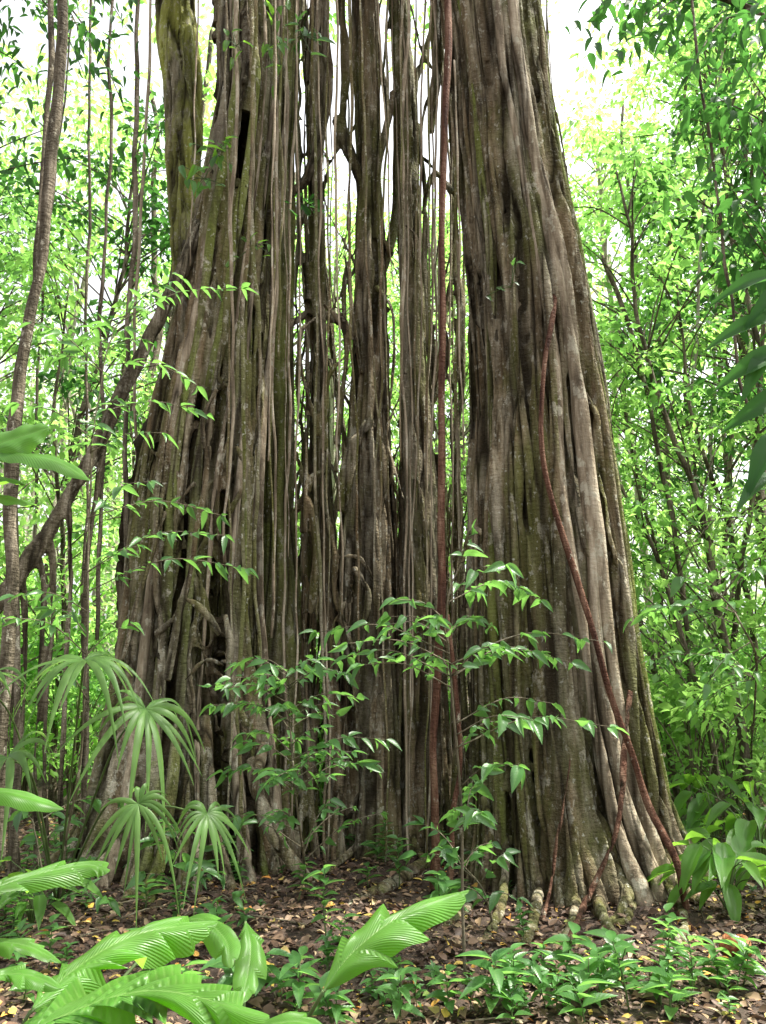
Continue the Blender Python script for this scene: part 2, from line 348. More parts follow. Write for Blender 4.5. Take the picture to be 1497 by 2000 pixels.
def bundle(name, rows, yd, nbase, rb, nthin, rt, mat, seed, vox=.02, core=True, disp=.035, diag=4, z1=13., drift=.12, label=None, zc=None, nsurf=0, rs=.05, deep=0., kmin=.84, fl=.14):
    g_=Grp(rows,yd); mb=MB(); rr=np.random.RandomState(seed)
    if core: g_.core(mb,z1=zc or z1)
    for k in range(nbase):
        a=2*np.pi*(k+rr.uniform(-.3,.3))/nbase
        g_.strand(mb,a,rb*rr.uniform(.5,1.45),z1=z1,seed=seed*100+k*3,drift=drift,freq=.45,kk=rr.uniform(kmin,1.06),flare=rr.uniform(.0,fl))
    for k in range(nthin):
        a=-np.pi/2+rr.uniform(-1.7,1.7)
        za=-.25 if rr.rand()<.7 else rr.uniform(0.1,5); zb=z1 if rr.rand()<.6 else rr.uniform(4,11)
        if zb-za<2: zb=za+3
        g_.strand(mb,a,rt*rr.uniform(.5,1.5),z0=za,z1=min(zb,z1),seed=seed*100+500+k*3,drift=drift*1.3,freq=.7,kk=1.06+rr.uniform(-.05,.05),flare=rr.uniform(.0,.2),seg=8)
    for k in range(diag):
        a=-np.pi/2+rr.uniform(-1.3,1.3); za=rr.uniform(.1,6)
        g_.strand(mb,a,rt*rr.uniform(.7,1.4),z0=za,z1=za+rr.uniform(1.4,2.8),seed=seed*100+900+k*3,drift=.2,freq=1.8,kk=1.07,lin=rr.choice([-1,1])*rr.uniform(.5,1.1),seg=8,flare=.05)
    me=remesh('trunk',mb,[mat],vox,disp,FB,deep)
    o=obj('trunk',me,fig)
    if label: o['label']=label
    for k in range(nsurf):
        m2=MB(); a=-np.pi/2+(k+.5-nsurf/2)/nsurf*2.9+rr.uniform(-.1,.1)
        rr.rand(); r_=rs*rr.uniform(.45,1.35)
        g_.strand(m2,a,r_,z0=-.25,z1=13,seed=seed*1000+k*7,drift=.10,freq=.5,kk=1.05+r_*.3,flare=rr.uniform(.05,.3),seg=10,thin=.3,lump=.12,lin=rr.normal(0,.15))
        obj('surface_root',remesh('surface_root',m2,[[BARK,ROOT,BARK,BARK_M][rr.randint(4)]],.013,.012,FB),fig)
    return g_
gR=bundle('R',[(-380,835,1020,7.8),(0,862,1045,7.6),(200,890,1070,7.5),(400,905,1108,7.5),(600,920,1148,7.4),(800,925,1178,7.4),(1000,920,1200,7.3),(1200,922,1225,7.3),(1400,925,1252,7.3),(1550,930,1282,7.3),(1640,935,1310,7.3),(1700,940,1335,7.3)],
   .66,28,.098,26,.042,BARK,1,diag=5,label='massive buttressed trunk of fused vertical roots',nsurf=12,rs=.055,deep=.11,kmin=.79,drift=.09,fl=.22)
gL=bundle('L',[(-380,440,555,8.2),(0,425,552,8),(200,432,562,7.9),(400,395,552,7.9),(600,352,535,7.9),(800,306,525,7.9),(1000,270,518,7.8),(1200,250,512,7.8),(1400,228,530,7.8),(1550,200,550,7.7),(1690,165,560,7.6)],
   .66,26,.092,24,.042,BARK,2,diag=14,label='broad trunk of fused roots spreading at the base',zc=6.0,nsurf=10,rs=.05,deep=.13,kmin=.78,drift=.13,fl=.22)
bundle('L2',[(-380,290,365,8.6),(0,302,380,8.6),(200,322,395,8.5),(400,330,402,8.4),(560,338,420,8.3),(800,335,440,8.1),(1700,335,440,8.1)],.27,12,.06,8,.028,BARK_Y,3,label='upper trunk with patches of yellow-green moss',diag=1,disp=.045,kmin=.75)
bundle('M1',[(-380,530,590,8.3),(0,520,590,8.3),(300,520,578,8.3),(700,517,575,8.3),(1000,512,574,8.3),(1300,505,600,8.3),(1650,490,615,8.3)],.22,7,.08,4,.03,BARK_M,4,diag=2,disp=.02,label='smooth mossy green root column')
bundle('M2',[(-380,600,655,8.5),(0,600,645,8.5),(300,590,632,8.5),(600,596,638,8.5),(900,594,648,8.5),(1300,580,680,8.4),(1650,575,700,8.3)],.22,5,.07,4,.028,BARK,5,core=False,drift=.35,diag=4)
bundle('M3',[(-380,690,740,8.5),(0,685,738,8.5),(300,694,746,8.5),(550,692,756,8.4),(900,678,765,8.3),(1300,668,790,8.2),(1650,655,800,8.1)],.3,9,.075,7,.03,BARK,6,diag=7,label='twisted column of fused roots',drift=.2)
bundle('M4',[(-380,760,800,8.6),(0,762,800,8.6),(300,775,822,8.5),(700,782,840,8.4),(1100,775,860,8.3),(1650,765,895,8.2)],.25,8,.065,6,.03,BARK,7,diag=5,drift=.25)
bundle('B',[(-380,560,880,9.2),(0,560,880,9.2),(300,580,890,9.2),(700,590,900,9.2),(1100,540,900,9),(1300,520,920,8.8),(1650,500,930,8.6)],.2,9,.045,14,.03,BARK,8,core=False,diag=8,vox=.018,disp=.02,drift=.4,label='loose lattice of thin interlaced roots')

mb=MB()
for k in range(58):
    u0=500+k*7.4+R.uniform(-8,8); top=R.uniform(800,1400)
    D=R.uniform(7.9,8.7)
    p=[P(u0+R.uniform(-28,28),top,D+.2),P(u0+R.uniform(-14,14),(top+1650)/2,D),P(u0,1650,D-.2),P(u0,1740,D-.35)]
    r=R.uniform(.025,.06); tube(mb,curve(p,26,.03,k),np.linspace(r*.4,r*1.3,26),8,.2,k)
def limb(mb, pts, r0, r1, seed=0, n=30, jit=.03):
    tube(mb,curve(pts,n,jit,seed),np.linspace(r0,r1,n)*(1+.15*wob(np.linspace(0,4,n),2,seed)),10,.2,seed)
limb(mb,[P(560,640,8.3),P(620,610,8.5),P(700,640,8.5),P(760,600,8.5)],.07,.05,1)
limb(mb,[P(660,230,8.5),P(690,320,8.4),P(712,420,8.4),P(770,500,8.4)],.1,.06,2)
limb(mb,[P(560,400,8.3),P(600,330,8.3),P(640,180,8.4),P(640,60,8.4),P(635,-250,8.4)],.09,.08,3)
limb(mb,[P(700,560,8.3),P(745,460,8.3),P(735,330,8.2),P(770,180,8.3)],.06,.06,4)
limb(mb,[P(660,300,8.5),P(672,150,8.5),P(668,0,8.5),P(680,-250,8.5)],.05,.07,5)
limb(mb,[P(470,-60,8.4),P(560,-90,8.6),P(700,-70,8.6),P(880,-110,8)],.2,.16,6)
limb(mb,[P(830,420,8.6),P(850,340,8.4),P(890,380,7.8)],.04,.05,7)
limb(mb,[P(580,880,8),P(600,960,7.9),P(610,930,7.9),P(640,920,8)],.03,.045,8)
limb(mb,[P(720,820,8),P(690,880,7.9),P(672,1000,8)],.07,.08,9)
limb(mb,[P(575,1000,8),P(600,980,7.9),P(615,1080,7.9),P(600,1200,8)],.05,.06,10)
limb(mb,[P(845,260,8.6),P(852,100,8.4),P(850,-180,8.4)],.06,.1,12)
limb(mb,[P(690,1110,7.9),P(715,1160,7.75),P(705,1230,7.8)],.04,.04,13)
limb(mb,[P(640,1000,8),P(655,1080,7.8),P(660,1180,7.9),P(700,1300,7.9)],.04,.05,14)
limb(mb,[P(640,1090,7.9),P(700,1090,7.8),P(730,1140,7.9)],.025,.03,15)
for k in range(30):
    u=R.uniform(560,880); v=R.uniform(400,1400); D=R.uniform(7.9,8.4); s_=R.choice([-1,1])
    limb(mb,[P(u,v,D),P(u+s_*R.uniform(10,45),v+R.uniform(50,130),D-.05),P(u+s_*R.uniform(-10,45),v+R.uniform(180,320),D)],R.uniform(.018,.04),R.uniform(.02,.05),k+40)
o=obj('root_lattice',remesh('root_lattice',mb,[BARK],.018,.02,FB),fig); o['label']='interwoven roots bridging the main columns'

for (pts,r) in [([(400,870,6.95),(398,960,6.9),(385,1050,6.85),(370,1130,6.85),(350,1230,6.8),(330,1330,6.75)],.045),
    ([(462,870,7.1),(480,905,7.0),(470,960,7.0),(445,1000,7.05)],.035),([(300,1240,6.95),(340,1200,6.8),(350,1170,6.8),(390,1190,6.8),(430,1240,6.85)],.04),
    ([(320,1000,7.05),(300,1080,6.95),(270,1180,6.95),(240,1290,6.9)],.03),([(340,1060,6.95),(345,990,6.95),(380,940,6.95)],.025),
    ([(905,1100,6.85),(925,1040,6.7),(945,1040,6.7)],.04),([(1130,990,6.65),(1145,1080,6.6),(1180,1120,6.65),(1175,1200,6.65)],.045),
    ([(440,1200,7.0),(450,1260,6.95),(445,1330,6.95),(480,1420,6.9)],.035),([(290,880,7.15),(330,910,7.05),(345,960,7.05),(335,1020,7.05)],.03),
    ([(420,760,7.15),(395,820,7.1),(400,880,7.1)],.035),([(360,1330,6.85),(400,1290,6.8),(440,1300,6.85)],.03)]:
    mb=MB(); limb(mb,[P(*p) for p in pts],r*.8,r,int(pts[0][0]))
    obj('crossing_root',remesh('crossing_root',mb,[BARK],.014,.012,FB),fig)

PR=bark_mat('prop_root_bark',(.04,.035,.022),(.13,.11,.07),(.3,.26,.19),.4,.35,rich=False)
mb=MB()
limb(mb,[P(410,380,7.7),P(370,490,7.4),P(300,640,7.1),P(235,775,6.9),P(175,900,6.8),P(100,1030,6.7),P(40,1120,6.6),P(-80,1260,6.5)],.075,.085,20,60,.01)
limb(mb,[P(205,850,6.85),P(190,960,6.9),P(170,1150,6.9),P(165,1350,6.9),P(160,1700,6.9)],.035,.03,22,50,.02)
for a,b_ in ((1030,95),(1060,75),(980,130),(1100,40),(1120,20)):
    limb(mb,[P(b_,a,6.7),P(b_+8,a+150,6.7),P(b_-5,1500,6.7),P(b_,1740,6.7)],.032,.024,int(b_),40,.02)
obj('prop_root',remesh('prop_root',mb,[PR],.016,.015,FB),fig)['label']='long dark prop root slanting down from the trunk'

def groot(pts, r0, r1, seed, mat=BARK):
    mb=MB(); c=[]
    for p in pts:
        if len(p)==2: q=G(*p); q[2]+=r0*.3; c.append(q)
        else: c.append(P(*p))
    c[-1][2]-=r1*1.6
    n=44; tube(mb,curve(c,n,.035,seed),np.linspace(r0,r1,n)*(1+.18*wob(np.linspace(0,4,n),2,seed)),10,.2,seed)
    obj('buttress_root',remesh('buttress_root',mb,[mat],.012,.01,FB),fig)
groot([(950,1560,6.95),(960,1660,6.6),(945,1745),(890,1790),(820,1840)],.06,.03,1)
groot([(1230,1350,6.6),(1215,1500,6.25),(1190,1640,6.1),(1135,1765,6.0),(1105,1860)],.028,.028,2,RED)
groot([(1125,1450,6.5),(1105,1600,6.35),(1085,1700,6.25),(1055,1790)],.022,.018,3,RED)
groot([(1240,1620,6.8),(1235,1710,6.4),(1215,1790),(1130,1850)],.06,.03,4)
groot([(1270,1600,7.0),(1300,1680,6.7),(1345,1765),(1460,1800)],.08,.03,5)
groot([(985,1640,6.8),(985,1720,6.4),(975,1800),(920,1860)],.055,.025,6)
groot([(500,1480,7.15),(530,1620,6.9),(590,1730),(670,1800)],.07,.035,7)
groot([(400,1400,7.05),(410,1600,6.8),(440,1740),(510,1810)],.08,.04,8)
groot([(240,1450,7.4),(190,1600,7.1),(100,1720),(10,1750)],.09,.04,9)
groot([(940,1620,7.3),(850,1690),(760,1735),(680,1775)],.09,.045,10)
groot([(520,1450,7.2),(500,1560,7.0),(540,1670),(650,1720)],.05,.03,11)
groot([(330,1500,7.0),(300,1650,6.75),(260,1760),(170,1820)],.07,.03,12)
groot([(700,1560,8),(690,1650,7.7),(650,1710),(590,1760)],.05,.03,13)
groot([(1290,1640,6.9),(1310,1720,6.6),(1325,1790),(1400,1860)],.05,.025,14,RED)
groot([(1060,1640,6.9),(1050,1720,6.55),(1045,1800),(990,1880)],.07,.025,15)
groot([(800,1560,7.9),(810,1640,7.7),(850,1700)],.05,.03,16)
groot([(1170,1640,6.9),(1175,1720,6.55),(1190,1800),(1280,1890)],.07,.025,17)
groot([(1120,1660,6.8),(1120,1740,6.45),(1110,1810),(1060,1890),(1080,1940)],.055,.02,20)
groot([(1230,1700,6.45),(1240,1760),(1220,1800),(1175,1790),(1150,1760)],.04,.02,18)
groot([(1290,1700,6.5),(1340,1800),(1330,1850),(1380,1900)],.04,.02,19)

AR=[(505,0,470,1300,6.6,.024),(535,0,522,900,6.5,.012),(545,60,530,1100,6.6,.011),(620,0,632,900,7.4,.014),(640,40,640,1250,7.3,.012),
    (655,0,668,1200,7.2,.016),(700,0,745,1000,7.3,.014),(730,0,770,560,7.3,.012),(790,0,785,900,7.2,.013),(805,0,790,760,7.3,.02),
    (815,0,812,1000,7.4,.012),(830,0,800,1400,7.5,.014),(848,0,835,1100,7.2,.014),(885,120,905,900,6.9,.012),(560,0,548,700,7.2,.018),
    (575,0,578,1200,7.4,.012),(480,0,505,1350,6.9,.026),(462,0,445,1100,7,.026),(440,0,450,900,7,.014),(400,40,370,520,7.3,.012),
    (1075,40,1085,300,7.2,.008)]
for k in range(22):
    u=R.uniform(430,900); AR.append((u,-60,u+R.uniform(-40,40),R.uniform(700,1640),R.uniform(7.3,8.8),.007+.02*R.rand()**2))
for k,(u0,v0,u1,v1,D,r) in enumerate(AR):
    mb=MB(); um=(u0+u1)/2+R.uniform(-9,9)
    if v0<=60: v0=-250
    c=[P(u0,v0,D+.1),P(um,(v0+v1)/2,D),P(u1,v1,D)]
    if k%3==0: v2=1690; c.append(P(u1+R.uniform(-15,15),v2,D))
    tube(mb,curve(c,60,.012+r*.8,k*5),np.linspace(r,r*.6,60)*(1+.2*wob(np.linspace(0,12,60),2,k)),8,.2,k)
    obj('aerial_root',mb.mesh('aerial_root',[ROOT if k%2 else BARK],origin=FB),fig)

def clump_leaves(mb, cen, rad, n, L, tm=T_S, rr=R, flat=.6, mat=0, droop=.35):
    d=nrmz(rr.normal(0,1,(n,3))); rd=rr.rand(n)**.45
    p=cen+d*rd[:,None]*np.array([rad,rad,rad*flat])
    dd=nrmz(d*[1,1,.4]+rr.normal(0,.5,(n,3))-[0,0,droop]); nn=np.array([0,0,1.])+rr.normal(0,.45,(n,3))
    l=L*rr.uniform(.6,1.35,n); leaves(mb,tm,p,dd,nn,l,l*rr.uniform(.38,.58,n),mat)
mb=MB()
for k in range(46):
    c=np.array([R.uniform(-3,7.5),R.uniform(6.2,12),R.uniform(13.5,17)])
    clump_leaves(mb,c,R.uniform(.5,.9),90,.18)
o=obj('crown',mb.mesh('crown',[LF_MD],origin=FB),fig)
mb=MB()
for k in range(9):
    x0=[-3,-2.2,1.2,2.0,-1,0,.4,1.6,-2.6][k]; a=R.rand()*6.28
    p0=np.array([x0,8,11.]); limb(mb,[p0,p0+[math.cos(a),math.sin(a)*.6,2],p0+[math.cos(a)*3.2,math.sin(a)*2.5,4.5]],.18,.05,k+70)
obj('limbs',mb.mesh('limbs',[BARK],origin=FB),fig)

# ---------------------------------------------------------------- lianas
def liana(pts, r, mat, label, seed, jit=.03, n=60, group=None, name='liana'):
    c=[G(*p) if len(p)==2 else P(*p) for p in pts]; mb=MB()
    tube(mb,curve(c,n,jit,seed),r*(1+.13*wob(np.linspace(0,10,n),1.7,seed)),10,.15,seed)
    o=obj(name,mb.mesh(name,[mat],origin=c[-1]),None,c[-1]); tag(o,label,'vine',group); return o
liana([(880,-250,6.7),(872,0,6.7),(868,400,6.7),(862,900,6.6),(856,1300,6.6),(850,1610,6.6),(845,1760,6.7)],.036,RED,'straight reddish-brown liana hanging beside the fig trunk',1,.025)
liana([(1095,480,7.2),(1080,600,6.75),(1060,700,6.6),(1055,830,6.5),(1085,980,6.42),(1130,1130,6.38),(1175,1290,6.3),(1222,1440,6.25),(1262,1570,6.2),(1322,1690,6.0),(1345,1775,6.0)],.026,RED,'reddish liana winding down the big trunk to the soil',2,.03,90)
liana([(880,1200,6.5),(905,1450,6.5),(880,1600,6.5),(875,1740,6.55)],.02,RED,'thin reddish liana climbing from the ground',3)
gl='lianas hanging from the canopy'
for k,(pts,r) in enumerate([
  ([(145,-200,5.6),(128,50,5.6),(95,330,5.6),(62,620,5.6),(28,880,5.6),(10,1200,5.6),(0,1700,5.7)],.05),
  ([(90,-200,6.4),(96,100,6.4),(85,400,6.4),(55,640,6.4),(35,900,6.4),(30,1700,6.4)],.028),
  ([(225,-100,7),(212,300,7),(200,700,7),(192,1250,7)],.018),([(275,-100,7.4),(262,400,7.4),(245,900,7.4),(235,1650,7.4)],.026),
  ([(300,-100,8),(272,500,8),(262,1100,8),(255,1600,8)],.018),([(180,-100,9),(170,700,9),(165,1500,9)],.02),
  ([(1340,-150,5.5),(1385,300,5.5),(1432,600,5.5),(1465,820,5.5)],.012),([(1070,-100,8.5),(1078,300,8.5),(1090,420,8.5)],.012),
  ([(1180,500,9.5),(1250,720,9.5),(1305,960,9.5),(1340,1250,9.5),(1345,1580,9.5)],.032)]):
    liana(pts,r,TRK if k!=4 else ROOT,'slender brown liana hanging among rainforest leaves' if r<.045 else 'thick greyish liana leaning beside the fig',30+k,.03,group=gl)

# ---------------------------------------------------------------- forest trees (variants, then copies)
def tree_variant(seed, H, cb, cr, nc, nl, L, tr):
    rr=np.random.RandomState(seed); mt=MB(); mc=MB()
    lean=rr.normal(0,.5,2)
    ctrl=[np.array([0,0,-.2]),np.array([lean[0]*.3,lean[1]*.3,H*.35]),np.array([lean[0],lean[1],H*.7]),np.array([lean[0]*1.2,lean[1]*1.2,H])]
    tp=curve(ctrl,40,.05,seed); tube(mt,tp,np.linspace(tr,tr*.3,40)*(1+.5*np.exp(-np.linspace(0,H,40)/.4)),10,.1,seed)
    for k in range(nc):
        z=H*(cb+(1-cb)*rr.rand()); f=(z/H-cb)/(1-cb); i=min(39,int(z/H*39)); a=rr.rand()*6.28
        rad=cr*(.35+.65*math.sin(math.pi*min(1,f*.85+.12)))*rr.rand()**.5
        c=tp[i]+np.array([math.cos(a)*rad,math.sin(a)*rad,rr.uniform(-.2,.6)])
        s=tp[max(0,i-3)]
        tube(mt,curve([s,(s+c)/2+[0,0,.15],c],8),np.linspace(tr*.22,.008,8),6)
        clump_leaves(mc,c,rr.uniform(.3,.75),nl,L,T_S,rr,.5)
    return mt,mc
V=[]
for k,(H,cb,cr,nc,nl,L,tr,lm,bm) in enumerate([
   (9,.25,1.9,36,60,.15,.06,LF_MD,TRK),(13,.35,2.4,50,62,.17,.09,LF_BG,PALE),(17,.4,2.8,62,62,.19,.12,LF_BG,TRK),
   (21,.45,3.2,66,64,.22,.15,LF_BG,PALE),(7,.1,1.7,34,60,.14,.045,LF_BG,TRK),(11,.45,2.4,50,70,.16,.07,LF_DK,TRK)]):
    mt,mc=tree_variant(50+k,H,cb,cr,nc,nl,L,tr); V.append((mt.mesh('trunk',[bm]),mc.mesh('crown',[lm]),H))
TREES=[]
def tree(vi,x,y,s=1,rot=None,lab=None):
    TREES.append(1); e=empty('rainforest_tree',(x,y,0),lab or ['young rainforest tree with leafy low crown','pale-trunked rainforest tree with bright green crown','tall rainforest tree with layered green crown','very tall pale rainforest tree with sunlit crown','small understory tree with fresh green leaves','slim rainforest tree with dark glossy crown'][vi],'tree','trees of the rainforest')
    rot=R.rand()*6.28 if rot is None else rot
    e.rotation_euler=(0,0,rot); e.scale=(s,s,s)
    t,c,_=V[vi]; obj('trunk',t,e); obj('crown',c,e)
def U(u,D): return (u-748.5)/F*D/CT*.98
for (vi,u,D,s) in [(2,-80,15,.85),(1,100,15,.85),(0,10,9.5,.9),(2,260,21,.9),(4,150,10.5,1),(4,300,11.5,1),
    (2,520,19,1),(1,640,17,1),(3,700,26,.9),(4,760,12.5,1),(1,860,15,.95),(2,760,20,.95),(2,930,19,.9),(3,870,27,.9),
    (4,1180,11,1.05),(4,1290,10,1.0),(0,1320,12.5,.9),(0,1400,14,1),(2,1500,15,1.1),(0,1430,9.2,1.0),(3,1600,18,1.1),
    (5,1640,10.5,1.05),(2,1650,13,1),(4,1380,8.8,.9),(4,1000,13,1),(4,-60,9.8,1),(4,1480,11,1.1),(2,1330,26,.85),(5,1420,17,1.25),(3,1160,30,1.1),(3,1270,22,1.0),(5,60,12,1.1),(1,1400,20,1.05)]:
    tree(vi,U(u,D),D,s)
for (vi,x,y,s) in [(1,9.6,9.2,1),(5,8.6,2.2,1.1),(2,11.5,9.5,.95),(1,7.9,8.2,.85),(1,10.5,5.2,.95)]:  # unseen trees added out of view on the right to dapple the sun
    tree(vi,x,y,s)
for k in range(3):
    mb=MB(); tube(mb,curve([np.array([0,0,-.2]),np.array([.1,.1,4]),np.array([-.1,.3,9]),np.array([.2,0,15])],40,.06,k+3),np.linspace(.07,.035,40),8,.1,k)
    mc=MB()
    for q in range(12): clump_leaves(mc,np.array([R.normal(0,.9),R.normal(0,.9),R.uniform(11,16)]),.6,55,.17)
    V.append((mb.mesh('trunk',[[TRK,PALE,TRK][k]]),mc.mesh('crown',[LF_BG]),15))
for k in range(16):
    D=R.uniform(9.5,18); u=R.choice([R.uniform(-50,330),R.uniform(1200,1550),R.uniform(560,920)],p=[.4,.48,.12])
    vi=6+k%3; x=U(u,D); sc_=R.uniform(.8,1.3)
    e=empty('sapling',(x,D,0),'slender bare-stemmed sapling reaching for the canopy','tree','slender saplings'); e.scale=(sc_*R.uniform(.4,1.3),)*2+(sc_,)
    e.rotation_euler=(R.normal(0,.07),R.normal(0,.12),R.rand()*6.28); obj('trunk',V[vi][0],e); obj('crown',V[vi][1],e)

SV=[]
for k in range(4):
    rr=np.random.RandomState(80+k); ms=MB(); mc=MB(); H=[1.6,2.4,3.4,2.0][k]
    for q in range([12,16,22,15][k]):
        a=rr.rand()*6.28; r_=rr.uniform(.1,.9); z=H*rr.uniform(.15,1); c=np.array([math.cos(a)*r_,math.sin(a)*r_,z])
        tube(ms,curve([np.array([0,0,-.1]),np.array([c[0]*.3,c[1]*.3,z*.6]),c],8),np.linspace(.014,.004,8),6)
        clump_leaves(mc,c,rr.uniform(.22,.4),46,.13,T_S,rr,.5)
    SV.append((ms.mesh('stem',[TWIG]),mc.mesh('foliage',[[LF_BG,LF_MD][k%2]])))
for k in range(78):
    D=R.uniform(8.6,20); u=R.choice([R.uniform(-120,250),R.uniform(1290,1620),R.uniform(500,930)],p=[.42,.43,.15])
    e=empty('understory_shrub',(U(u,D),D,0),'leafy green understory shrub on the forest floor','shrub','understory shrubs'); s=R.uniform(.7,1.3); e.scale=(s,s,s); e.rotation_euler=(0,0,R.rand()*6.28)
    a,b_=SV[k%4]; obj('stem',a,e); obj('foliage',b_,e)

mb=MB(); rr=np.random.RandomState(9)
for k in range(620):
    D=rr.uniform(26,42); x=rr.uniform(-1,1)*D*.8; zmax=D*(.44+.16*math.sin(x*.35+1)+.1*math.sin(x*.9))
    z=zmax*rr.rand()**.8; clump_leaves(mb,np.array([x,D,z]),rr.uniform(1,2),46,.42,T_S,rr,.6)
for k in range(40):
    D=rr.uniform(22,38); x=rr.uniform(-1,1)*D*.8; tube(mb,curve([np.array([x,D,-.5]),np.array([x+rr.normal(0,.5),D,8]),np.array([x+rr.normal(0,1),D,17])],14),np.linspace(.16,.08,14),6,mat=1)
o=obj('distant_forest',mb.mesh('distant_forest',[LF_FAR_HAZE,PALE])); tag(o,'bright green mass of distant rainforest with haze painted into its leaves','forest',kind='stuff')

# ---------------------------------------------------------------- near plants
def spray(name, stem, tips, Lf, label, cat, mat=LF_SH, seed=0, wr=.38, tm=T_M, stemr=.010, step=.55, group=None):
    rr=np.random.RandomState(seed); c=[G(*p) if len(p)==2 else P(*p) for p in stem]; base=c[0]
    e=empty(name,base,label,cat,group); ms=MB(); mf=MB()
    sp=curve(c,40,.03,seed); tube(ms,sp,np.linspace(stemr,stemr*.4,40),6)
    for t in tips:
        p=P(*t)+rr.normal(0,.06,3)*[1,3,1]
        dist=np.linalg.norm(sp-p,axis=1); i=int(np.argmin(dist+(sp[:,2]>p[2]-.1)*.6))
        s=sp[i]; L0=np.linalg.norm(p-s); br=curve([s,(s+p)/2+[0,0,.12*L0],p],16,.02,seed+int(t[0])); tube(ms,br,np.linspace(stemr*.5,.002,16),6)
        nL=max(4,int(L0*.85/(Lf*step)))
        ts=np.linspace(.2,1,nL); P_=[];D_=[];N_=[]
        for q,tt in enumerate(ts):
            b=br[int(tt*15)]; tg=nrmz(br[min(15,int(tt*15)+1)]-br[max(0,int(tt*15)-1)]); sd=nrmz(np.cross(tg,[0,0,1]))
            for sg in ((1,-1) if q<nL-1 else (0,1,-1)):
                if rr.rand()<.14: continue
                P_.append(b+rr.normal(0,.004,3)); D_.append(tg*.7+sd*sg*.9+[0,0,rr.uniform(-.8,.1)]+rr.normal(0,.28,3)); N_.append(np.array([0,-.35,1])+rr.normal(0,.5,3))
        n=len(P_); l=Lf*rr.uniform(.45,1.35,n); leaves(mf,tm,P_,D_,N_,l,l*wr*rr.uniform(.8,1.2,n))
    obj('stem',ms.mesh('stem',[TWIG],origin=base),e); obj('foliage',mf.mesh('foliage',[mat],origin=base),e); return e
dA=5.8
tA=[(400,1370),(440,1300),(500,1285),(600,1310),(455,1340),(520,1340),(480,1440),(560,1390),(640,1370),(700,1400),(520,1510),(600,1490),(740,1440),(680,1470),(450,1510),(620,1420),(660,1330),(570,1450),(540,1590),(640,1560),(480,1380),(700,1350),(720,1500)]
tA+=[(R.uniform(400,740),R.uniform(1300,1620)) for k in range(16)]
spray('understory_shrub',[(600,1740),(590,1600,dA),(565,1400,dA),(560,1310,dA)],[(u,v,dA+R.uniform(-.6,.5)) for u,v in tA],.12,'leafy shrub with pointed leaves before the fig roots','shrub',seed=1)
dB=4.9
spray('understory_shrub',[(905,1900),(900,1650,dB),(880,1400,dB),(870,1200,dB),(910,1100,dB)],[(u,v,dB+R.uniform(-.7,.6)) for u,v in [(630,1200),(650,1290),(740,1185),(800,1180),(760,1230),(870,1210),(940,1010),(985,1090),(1060,1190),(1150,1250),(1040,1290),(960,1380),(1000,1480),(920,1500),(1110,1370),(1200,1430),(870,1580),(960,1260),(1020,1400),(940,1560),(720,1300),(1000,1230),(820,1260),(680,1240),(1090,1290)]],.13,'tall shrub with drooping glossy leaves in tiers','shrub',seed=2,tm=T_L,wr=.4,step=.64)
dC=5.3
spray('understory_shrub',[(120,1790),(150,1500,dC),(170,1100,dC),(190,800,dC),(230,640,dC)],[(u,v,dC+R.uniform(-.5,.4)) for u,v in [(440,555),(350,590),(300,700),(385,690),(410,800),(250,800),(340,830),(240,620),(150,700),(400,980),(450,1050),(330,960),(210,830),(100,730),(70,800),(60,640),(130,600),(480,1130),(300,1060),(20,1150),(90,1180),(230,1200),(20,1250),(120,1290)]],.13,'thin sapling with drooping dark green leaf sprays','shrub',seed=3,wr=.33)
spray('understory_shrub',[(1470,1560),(1470,1300,6),(1400,1150,6.2),(1350,1050,6.2)],[(u,v,6.2+R.uniform(-.5,.4)) for u,v in [(1240,1190),(1280,1290),(1330,1200),(1300,1120),(1400,1120),(1450,1100),(1350,1300),(1420,1260),(1400,1400),(1470,1380),(1330,1390)]],.14,'loose shrub with light green leaves','shrub',seed=4)
spray('understory_shrub',[(360,1800),(355,1700,5.6),(350,1640,5.6)],[(u,v,5.6+R.uniform(-.4,.4)) for u,v in [(300,1680),(420,1640),(330,1620),(440,1700),(400,1600),(280,1740),(460,1760),(380,1660)]],.13,'low shrub with oval leaves among surface roots','shrub',seed=5)
spray('understory_shrub',[(960,1800),(940,1740,5.8),(900,1690,5.9)],[(u,v,5.9+R.uniform(-.3,.3)) for u,v in [(830,1620),(880,1640),(940,1660),(990,1700),(1010,1740),(820,1680),(870,1720),(940,1620)]],.13,'low shrub with glossy leaves beside the trunk base','shrub',seed=6,wr=.45)
spray('understory_shrub',[(90,1800),(80,1700,5.9),(60,1600,6.0)],[(u,v,6.0+R.uniform(-.4,.4)) for u,v in [(20,1560),(90,1580),(150,1620),(200,1680),(30,1660),(120,1700),(220,1740),(60,1740),(180,1580)]],.13,'low leafy shrub growing beside the palm','shrub',seed=8,wr=.42)
